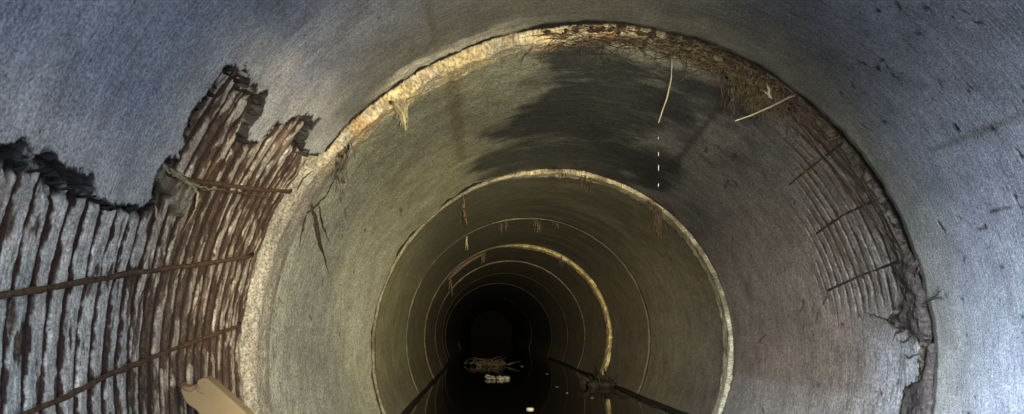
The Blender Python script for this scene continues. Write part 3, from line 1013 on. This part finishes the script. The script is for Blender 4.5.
# big hanging clump
m = MB()
for q in range(260):
    w = min(max(random.gauss(.5, .26), 0), 1)
    a, y0, x0, z0 = along(2, (728, 62), (788, 98), w)
    ins = random.uniform(.0, .05)
    p = Vector((x0 + (R - ins) * math.cos(a), y0 + random.uniform(-.03, .07), z0 + (R - ins) * math.sin(a)))
    tip = at_depth(756, 120, y0 + .02)
    to = (tip - p); l = to.length * random.uniform(.35, 1.0)
    strand(m, p, None, l, .35, .33, random.uniform(.0012, .0024), seg=8, d0=to.normalized() + Vector((random.uniform(-.5, .5), random.uniform(-.35, .1), random.uniform(-.3, .3))))
clump = props(m.build('root_clump', M_ROOT), 'big bushy clump of brown roots hanging from the upper right of the nearest joint', 'roots')
s = MB()
for q in range(12):
    a, y0, x0, z0 = along(2, (735, 66), (784, 96), q / 11)
    ins = random.uniform(.01, .05)
    s.lump((x0 + (R - ins) * math.cos(a), y0 + .03, z0 + (R - ins) * math.sin(a)), .035, .035, .035, q + 120, 12, 8, .6, 3)
s.build('soil', M_SOIL, clump)
p, a = joint_point(2, 768, 78, .0, .05)
ps = MB()
for q in range(34):
    a, y0, x0, z0 = along(2, (728, 62), (792, 100), random.random())
    ins = random.uniform(.02, .07)
    p = Vector((x0 + (R - ins) * math.cos(a), y0 - random.uniform(.0, .06), z0 + (R - ins) * math.sin(a)))
    to = at_depth(757 + random.uniform(-12, 12), 124, y0 - .03) - p
    strand(ps, p, None, to.length * random.uniform(.3, 1.0), .3, .35, random.uniform(.0008, .0014), seg=8, d0=to.normalized() + Vector((random.uniform(-.6, .6), 0, random.uniform(-.3, .3))))
props(ps.build('pale_strands', M_ROOTM, clump), 'pale thin strands over the brown clump')
lf = MB()
for (ax, ay), (bx, by) in (((766, 82), (769, 98)), ((762, 90), (772, 99))):
    A, B = at_depth(ax, ay, 2.78), at_depth(bx, by, 2.76)
    lf.tube([A, (A + B) / 2 + Vector((.004, -.004, 0)), B], [.002, .005, .0015], 5)
lf.build('pale_blade', M_STRAW, clump)

# straw stem hanging from the crown, and the drops falling from it
y_s = 2.80
pts = [(672, 52, y_s + .06), (672, 66, y_s), (671, 80, y_s - .01), (667, 98, y_s - .01), (662, 112, y_s), (658.5, 123, y_s)]
m = MB(); m.tube([at_depth(*p) for p in pts], [.0030, .0028, .0026, .0025, .0022, .0018], 6)
props(m.build('straw_stem', M_STRAW), 'long thin straw stem hanging from the crown of the nearest joint', 'stem')
for py, l, lab in ((138, .006, 'first water drop falling just under the straw stem'), (154, .010, 'second water drop falling below the straw stem'),
                   (168, .014, 'third and longest water drop falling below the straw stem'), (185, .008, 'lowest water drop falling below the straw stem')):
    m = MB(); m.lump((0, 0, 0), .0011, .0011, l * .8, 1, 8, 8, 0.05)
    o = m.build('water_drop', M_DROP); o.location = at_depth(658.5, py, y_s)
    props(o, lab, 'water drop', 'drops falling from the straw stem')
# bare stick caught in the clump
pts = [(798, 94, 2.86), (790, 97, 2.80), (770, 107, 2.74), (752, 115, 2.70), (735, 121, 2.68)]
m = MB(); m.tube([at_depth(*p) for p in pts], [.0042, .004, .0036, .003, .002], 6)
props(m.build('stick', M_STRAW), 'thin pale stick poking left out of the big root clump', 'stick')

# left shoulder of the nearest joint
m = MB()
for q in range(26):
    p = at_depth(random.uniform(394, 408), random.uniform(98, 108), 2.83)
    tip = at_depth(random.uniform(400, 406), random.uniform(112, 132), 2.80)
    strand(m, p, None, (tip - p).length, .2, .22, random.uniform(.0014, .003), d0=tip - p)
for q in range(3):
    m.tube([at_depth(390, 102, 2.84), at_depth(398, 105 + q, 2.80), at_depth(403, 114, 2.79), at_depth(406, 131 - 4 * q, 2.79)], [.006, .006, .0045, .002], 6)
props(m.build('root_tuft', M_ROOTP), 'pale root tuft hanging from the left shoulder of the nearest joint', 'roots')
m = MB()
for q in range(22):
    w = random.random()
    p, a = joint_point(2, 352 - 20 * w, 140 + 14 * w, .04, .02)
    strand(m, p, None, random.uniform(.05, .15), .5, .25, random.uniform(.0012, .0026), d0=(.15, -.1, -1))
props(m.build('root_tuft', M_ROOT), 'short brown root fringe lower down the left shoulder of the nearest joint', 'roots')
# long dark root on the second pipe below the left joint
def surf_root(name, i, paths, mat, label, rad=.005, lift=.004, cat='root', group=None):
    m = MB()
    for path in paths:
        q = [hit(i, *p) for p in path]
        pts = []
        for (t0, y0), (t1, y1) in zip(q[:-1], q[1:]):
            for j in range(5):
                w = j / 5
                pts.append(wall_point(i, t0 + (t1 - t0) * w + random.uniform(-.003, .003), y0 + (y1 - y0) * w + random.uniform(-.004, .004), R - lift))
        pts.append(wall_point(i, *q[-1], R - lift))
        n = len(pts)
        m.tube(pts, [rad * (1.15 - .9 * abs(2 * k / (n - 1) - .75)) for k in range(n)], 5)
    return props(m.build(name, mat), label, cat, group)


for nm, sec, path, mt, lab, rd, lf_ in (
    ('dark_root', 2, [(309, 200), (314, 216), (317, 232), (322, 252), (330, 278)], M_ROOTD, 'long dark root trailing down the second pipe beside the left side of the nearest joint', .009, .004),
    ('dark_root', 2, [(313, 222), (319, 244), (327, 266)], M_ROOTD, 'shorter dark root branch just right of the long one left on the second pipe', .006, .004),
    ('rusty_root', 2, [(300, 206), (306, 212), (312, 208), (325, 196), (334, 178), (344, 164)], M_ROOTR, 'thin rusty root curving up along the left shoulder of the nearest joint', .0045, .004),
    ('rusty_root', 2, [(318, 204), (322, 226), (330, 244)], M_ROOTR, 'thin rusty root hanging from the bend of the curving one on the left', .004, .004),
    ('rusty_root', 2, [(304, 210), (300, 228), (296, 246)], M_ROOTR, 'thin rusty rootlet hanging down over the beige mortar at left', .004, .012),
    ('pale_root', 1, [(162, 168), (174, 176), (188, 184), (194, 190), (192, 204), (186, 218), (176, 234)], M_ROOTP, 'pale hooked root bending down across the notch of the torn patch', .0038, .012),
    ('pale_root', 1, [(166, 166), (180, 178), (200, 186), (222, 189)], M_ROOTP, 'pale root running into the upper rusty bar from the notch of the torn patch', .0036, .012),
    ('pale_root', 1, [(151, 205), (153, 220), (156, 236)], M_ROOTP, 'short pale root hanging left of the notch in the torn patch', .0034, .012),
    ('pale_root', 1, [(200, 188), (230, 190), (262, 196), (284, 201)], M_ROOTM, 'thin tan root lying along the upper rusty bar', .003, .010),
    ('fine_root', 1, [(228, 74), (233, 69), (238, 74)], M_ROOTD, 'curled dark rootlet on the highest point of the torn patch', .0035, .01),
    ('fine_root', 1, [(290, 122), (297, 114), (304, 118)], M_ROOTD, 'curled dark rootlet on the second point of the torn patch', .0035, .01),
    ('fine_root', 1, [(296, 190), (302, 178), (316, 168)], M_ROOTD, 'thin dark root between the upper rusty bar and the joint', .0035, .004),
):
    surf_root(nm, sec, [path], mt, lab, rd, lf_)

# right side of the nearest joint: felted root mass
def surf_mass(name, i, poly, mat, label, thick=.02, step=.012, cat='roots', fuzz=0):
    q = [hit(i, *p) for p in poly]
    P2 = [(t * R, y) for t, y in q]
    s0, s1 = min(p[0] for p in P2) - .03, max(p[0] for p in P2) + .03
    y0, y1 = min(p[1] for p in P2) - .03, max(p[1] for p in P2) + .03
    ns, ny = max(6, int((s1 - s0) / step)), max(6, int((y1 - y0) / step))
    S_, Y_ = np.meshgrid(np.linspace(s0, s1, ns), np.linspace(y0, y1, ny), indexing='ij')
    s, y = S_.ravel(), Y_.ravel()
    Pn = np.stack([s, y, s * 0], 1)
    d = sdf(P2, s, y) + (fbm(Pn * 25, 601, 4, .6) - .5) * .06
    h = np.where(d > 0, thick * np.minimum(1, d / .02) * (.25 + 1.5 * fbm(Pn * 40, 611, 3)), -.03)
    ax = np.array([axis(i, v) for v in y])
    rad = R - h
    top = np.stack([ax[:, 0] + rad * np.cos(s / R), y, ax[:, 1] + rad * np.sin(s / R)], 1).reshape(ns, ny, 3)
    o = props(grid_obj(name, top, mat, {}, wrap_c=False), label, cat)
    m = MB()
    for k in range(fuzz):
        sx_, yx_ = random.uniform(s0, s1), random.uniform(y0, y1)
        if sdf(P2, np.array([sx_]), np.array([yx_]))[0] < -0.006: continue
        a = random.uniform(0, 2 * PI); pts = []
        for q_ in range(6):
            pts.append(wall_point(i, sx_ / R, yx_, R - .004 - random.uniform(.0, thick)))
            a += random.uniform(-.7, .7); sx_ += .009 * math.cos(a); yx_ += .011 * math.sin(a)
        m.tube(pts, [.0022, .002, .0018, .0015, .0012, .0008], 4)
    if fuzz: m.build('rootlets', M_ROOTD, o)
    return o


surf_mass('root_mass', 2, [(896, 262), (907, 256), (917, 262), (914, 276), (921, 288), (922, 300), (925, 318), (927, 333), (922, 340), (912, 332), (900, 327), (884, 321), (898, 313), (905, 302), (908, 290), (902, 276)], M_PURPLE,
          'dark brown felted root mass spread over the right side of the nearest joint', .016, .006, fuzz=90)
surf_mass('root_mass', 2, [(905, 386), (917, 380), (926, 366), (928, 345), (931, 345), (930, 380), (926, 430), (898, 440)], M_PURPLE,
          'grey-brown root crust low on the right side of the nearest joint', .012, .006)
for nm, sec, path, mt, lab, rd in (
    ('root_tendril', 2, [(905, 316), (890, 320), (878, 316), (862, 311)], M_ROOTD, 'long dark tendril reaching left from the tip of the felted root mass', .0045),
    ('root_tendril', 2, [(906, 330), (897, 333), (893, 341)], M_ROOTD, 'short dark tendril curling down below the felted root mass', .004),
    ('root_tendril', 2, [(914, 335), (905, 343), (899, 340)], M_ROOTD, 'dark hooked tendril under the felted root mass, near the joint', .004),
    ('root_tendril', 2, [(922, 352), (910, 358), (903, 353)], M_ROOTD, 'lowest dark tendril, between the felted mass and the grey-brown crust', .004),
    ('root_tendril', 1, [(924, 303), (932, 300), (938, 294), (944, 289)], M_ROOTD, 'dark tendril reaching right over the near pipe from the felted root mass', .0045),
    ('root_tendril', 1, [(916, 276), (920, 268), (922, 264)], M_ROOTD, 'small dark tendril pointing up over the near pipe above the felted root mass', .004),
    ('dark_root', 2, [(782, 104), (800, 122), (818, 146), (836, 166), (856, 192), (878, 226), (896, 250)], M_ROOTD, 'long dark root running down along the right side of the nearest joint', .008),
    ('dark_root', 2, [(806, 118), (830, 148), (862, 186)], M_ROOTD, 'dark root left of the long one at the upper right of the nearest joint', .005),
    ('dark_root', 2, [(880, 204), (898, 238), (908, 258)], M_ROOTD, 'short dark root leading into the top of the felted root mass', .006),
):
    surf_root(nm, sec, [path], mt, lab, rd)


def tuft(ji, px, py, n, hang, mat, label, spread=4, rad=.003, cat='roots', lean=(0, -.15, -1)):
    m = MB()
    k = J[ji][0] / F
    for q in range(n):
        p, a = joint_point(ji, px + random.uniform(-spread, spread), py + random.uniform(0, 1), random.uniform(-.03, .03), .02)
        strand(m, p, None, random.uniform(*hang) * k, .3, .16, rad * random.uniform(.5, 1), d0=lean)
    return props(m.build('root_tuft', mat), label, cat, 'root tufts hanging in the farther joints')


tuft(3, 586, 178, 22, (6, 18), M_ROOTR, 'reddish root tuft hanging near the top of the second joint', 7)
tuft(3, 562, 173, 10, (4, 9), M_ROOTR, 'short sparse root tuft at the very top of the second joint', 4)
tuft(3, 656, 208, 60, (12, 36), M_ROOTD, 'bushy dark root tuft on the right shoulder of the second joint', 6, .0038)
tuft(3, 648, 204, 16, (5, 14), M_ROOT, 'small brown root tuft beside the bushy dark one on the second joint', 4, .0038)
tuft(3, 461, 192, 5, (22, 34), M_ROOTR, 'single long reddish root dangling from the left of the second joint', 1, .005)
tuft(4, 502, 222, 16, (5, 12), M_ROOTD, 'dark root tuft left of the top of the third joint', 5, .005)
tuft(4, 537, 218, 20, (6, 15), M_ROOT, 'brown root tuft at the top of the third joint', 4, .005)
tuft(4, 556, 222, 12, (4, 9), M_ROOTR, 'small reddish root tuft right of the top of the third joint', 4, .005)
tuft(4, 466, 234, 4, (8, 16), M_ROOTP, 'thin pale root dangling at the left of the third joint', 1, .006)
tuft(5, 484, 252, 8, (8, 14), M_ROOTD, 'dark bent root hanging in the fourth joint', 2, .009)
tuft(5, 450, 274, 8, (10, 22), M_ROOTD, 'dark roots hanging on the left side of the fourth joint', 2, .009)
tuft(5, 560, 256, 6, (6, 14), M_ROOTD, 'thin dark roots right of the top of the fourth joint', 2, .008)
tuft(3, 684, 231, 4, (8, 14), M_ROOTD, 'short thin roots on the right side of the second joint', 2, .004)
m = MB()
q = [joint_point(5, x, y, -.12, .05)[0] for x, y in ((448, 280), (455, 270), (465, 261), (475, 255), (484, 251))]
m.tube(q, [.018, .024, .024, .022, .014], 6)
props(m.build('bent_root', M_ROOTD), 'thick dark root lying along the upper left of the fourth joint', 'root')

# ------------------------------------------------------------------ broken board at bottom left
root = bpy.data.objects.new('broken_board', None); COL.objects.link(root)
D0 = 1.95
def bpt(px, py):
    # plane of the board: leans away from the viewer to the left
    dep = D0 + (px - 200) * 0.0006 - (py - 380) * 0.0009
    return at_depth(px, py, dep)


outline = [(203.5, 377.5), (207, 378.5), (211.5, 382), (222, 391), (236, 403.5), (262, 427), (300, 462), (345, 502), (392, 545), (352, 560), (300, 512), (255, 472), (226, 446), (205, 420), (196, 410), (186.5, 403), (182, 394), (179.5, 383.5), (184.5, 388), (190, 389), (196, 386.5), (198, 380)]
front = [bpt(*p) for p in outline]
nrm = Vector((0.25, 1.0, 0.1)).normalized()
root.location = front[9]
back = [p + nrm * 0.028 for p in front]
n = len(front)
vs = [p - root.location for p in front + back]
fs = [tuple(reversed(range(n))), tuple(range(n, 2 * n))] + [(k, (k + 1) % n, n + (k + 1) % n, n + k) for k in range(n)]
bo = mesh_obj('panel', vs, fs, M_BOARD, root, smooth=False)
bv = bo.modifiers.new('b', 'BEVEL'); bv.width = .002; bv.segments = 2; bv.limit_method = 'ANGLE'
props(root, 'broken tan board leaning on the grooved torn patch at bottom left', 'board')
m = MB()
tr = [bpt(*p) - root.location for p in ((180, 384), (185, 388.5), (191, 389.5), (196.5, 386.5), (200, 391), (205, 394.5))]
for off in range(5):
    m.tube([p + Vector((random.uniform(-.004, .004), -0.004 + off * .007, random.uniform(-.003, .003))) for p in tr], [.004, .006, .007, .006, .004, .0015], 5)
props(m.build('torn_core', M_BOARDD, root), 'dark torn fibrous core at the broken top')

# ------------------------------------------------------------------ light
W = bpy.data.worlds.new('World'); SC.world = W; W.use_nodes = True
nt = W.node_tree; L = nt.links.new
bg = nt.nodes['Background']
tc = nt.nodes.new('ShaderNodeTexCoord')
sx = nt.nodes.new('ShaderNodeSeparateXYZ'); L(tc.outputs['Generated'], sx.inputs[0])
cr = nt.nodes.new('ShaderNodeValToRGB')
els = cr.color_ramp.elements
els[0].position, els[0].color = 0.46, (0.045, 0.04, 0.03, 1)
els[1].position, els[1].color = 0.54, (0.74, 0.86, 1.0, 1)
e = els.new(1.0); e.color = (0.42, 0.62, 1.0, 1)
mm = nt.nodes.new('ShaderNodeMath'); mm.operation = 'MULTIPLY_ADD'; mm.inputs[1].default_value = .5; mm.inputs[2].default_value = .5
L(sx.outputs['Z'], mm.inputs[0]); L(mm.outputs[0], cr.inputs[0]); L(cr.outputs[0], bg.inputs['Color'])
# bright lobe added to the unseen sky low on the left behind the viewer, so the daylight falls across onto the right wall
lob = nt.nodes.new('ShaderNodeVectorMath'); lob.operation = 'DOT_PRODUCT'
lob.inputs[1].default_value = Vector((-0.48, -1.0, 0.25)).normalized()
nv = nt.nodes.new('ShaderNodeVectorMath'); nv.operation = 'NORMALIZE'
L(tc.outputs['Generated'], nv.inputs[0]); L(nv.outputs[0], lob.inputs[0])
lm = nt.nodes.new('ShaderNodeMath'); lm.operation = 'MAXIMUM'; lm.inputs[1].default_value = 0; L(lob.outputs['Value'], lm.inputs[0])
lp = nt.nodes.new('ShaderNodeMath'); lp.operation = 'POWER'; lp.inputs[1].default_value = 48; L(lm.outputs[0], lp.inputs[0])
ls = nt.nodes.new('ShaderNodeMath'); ls.operation = 'MULTIPLY_ADD'; ls.inputs[1].default_value = 760; ls.inputs[2].default_value = 22
L(lp.outputs[0], ls.inputs[0]); L(ls.outputs[0], bg.inputs['Strength'])
# portal in the tunnel mouth guides the sky light; it gives off no light of its own
pl = bpy.data.lights.new('mouth_portal', 'AREA'); pl.shape = 'SQUARE'; pl.size = 2.5; pl.cycles.is_portal = True
po = bpy.data.objects.new('mouth_portal', pl); COL.objects.link(po)
po.location = (J[0][1], J[0][0] - .02, J[0][2]); po.rotation_euler = (PI / 2, 0, 0)


def spot(name, loc, target, power, color, ang, blend, size):
    l = bpy.data.lights.new(name, 'SPOT'); l.energy = power; l.color = color; l.spot_size = math.radians(ang); l.spot_blend = blend; l.shadow_soft_size = size
    o = bpy.data.objects.new(name, l); COL.objects.link(o); o.location = loc
    d = Vector(target) - Vector(loc); o.rotation_euler = d.to_track_quat('-Z', 'Y').to_euler()
    return o


TL = (0.08, 0.10, CZ + 0.04)  # added warm spots beside the camera, standing in for a hand torch
spot('added_spill', TL, (0.12, 4.6, CZ + 0.0), 720, (1.0, 0.88, 0.60), 56.5, 0.65, 0.05)
spot('added_beam', TL, (0.16, 4.6, CZ + 0.02), 2750, (1.0, 0.87, 0.54), 30, 0.7, 0.05)
spot('added_core', TL, (0.16, 4.6, CZ + 0.03), 2500, (1.0, 0.84, 0.55), 18, 0.8, 0.05)

# ------------------------------------------------------------------ camera
cam = bpy.data.cameras.new('camera')
cam.sensor_fit = 'HORIZONTAL'; cam.sensor_width = 36.0
cam.lens = 36.0 * F / 1024
cam.shift_x = (512 - VX) / 1024
cam.shift_y = (VY - 207) / 1024
cam.clip_start = 0.01; cam.clip_end = 200
co_ = bpy.data.objects.new('camera', cam); COL.objects.link(co_)
co_.location = (0, 0, CZ); co_.rotation_euler = (PI / 2, 0, 0)
SC.camera = co_

vs_ = SC.view_settings
vs_.view_transform = 'Standard'; vs_.look = 'None'; vs_.gamma = 1.0; vs_.exposure = 0.0; vs_.use_curve_mapping = False
SC.cycles.max_bounces = 8
SC.cycles.use_denoising = True
SC.cycles.denoiser = 'OPENIMAGEDENOISE'
SC.cycles.denoising_input_passes = 'RGB_ALBEDO_NORMAL'
SC.cycles.denoising_prefilter = 'NONE'
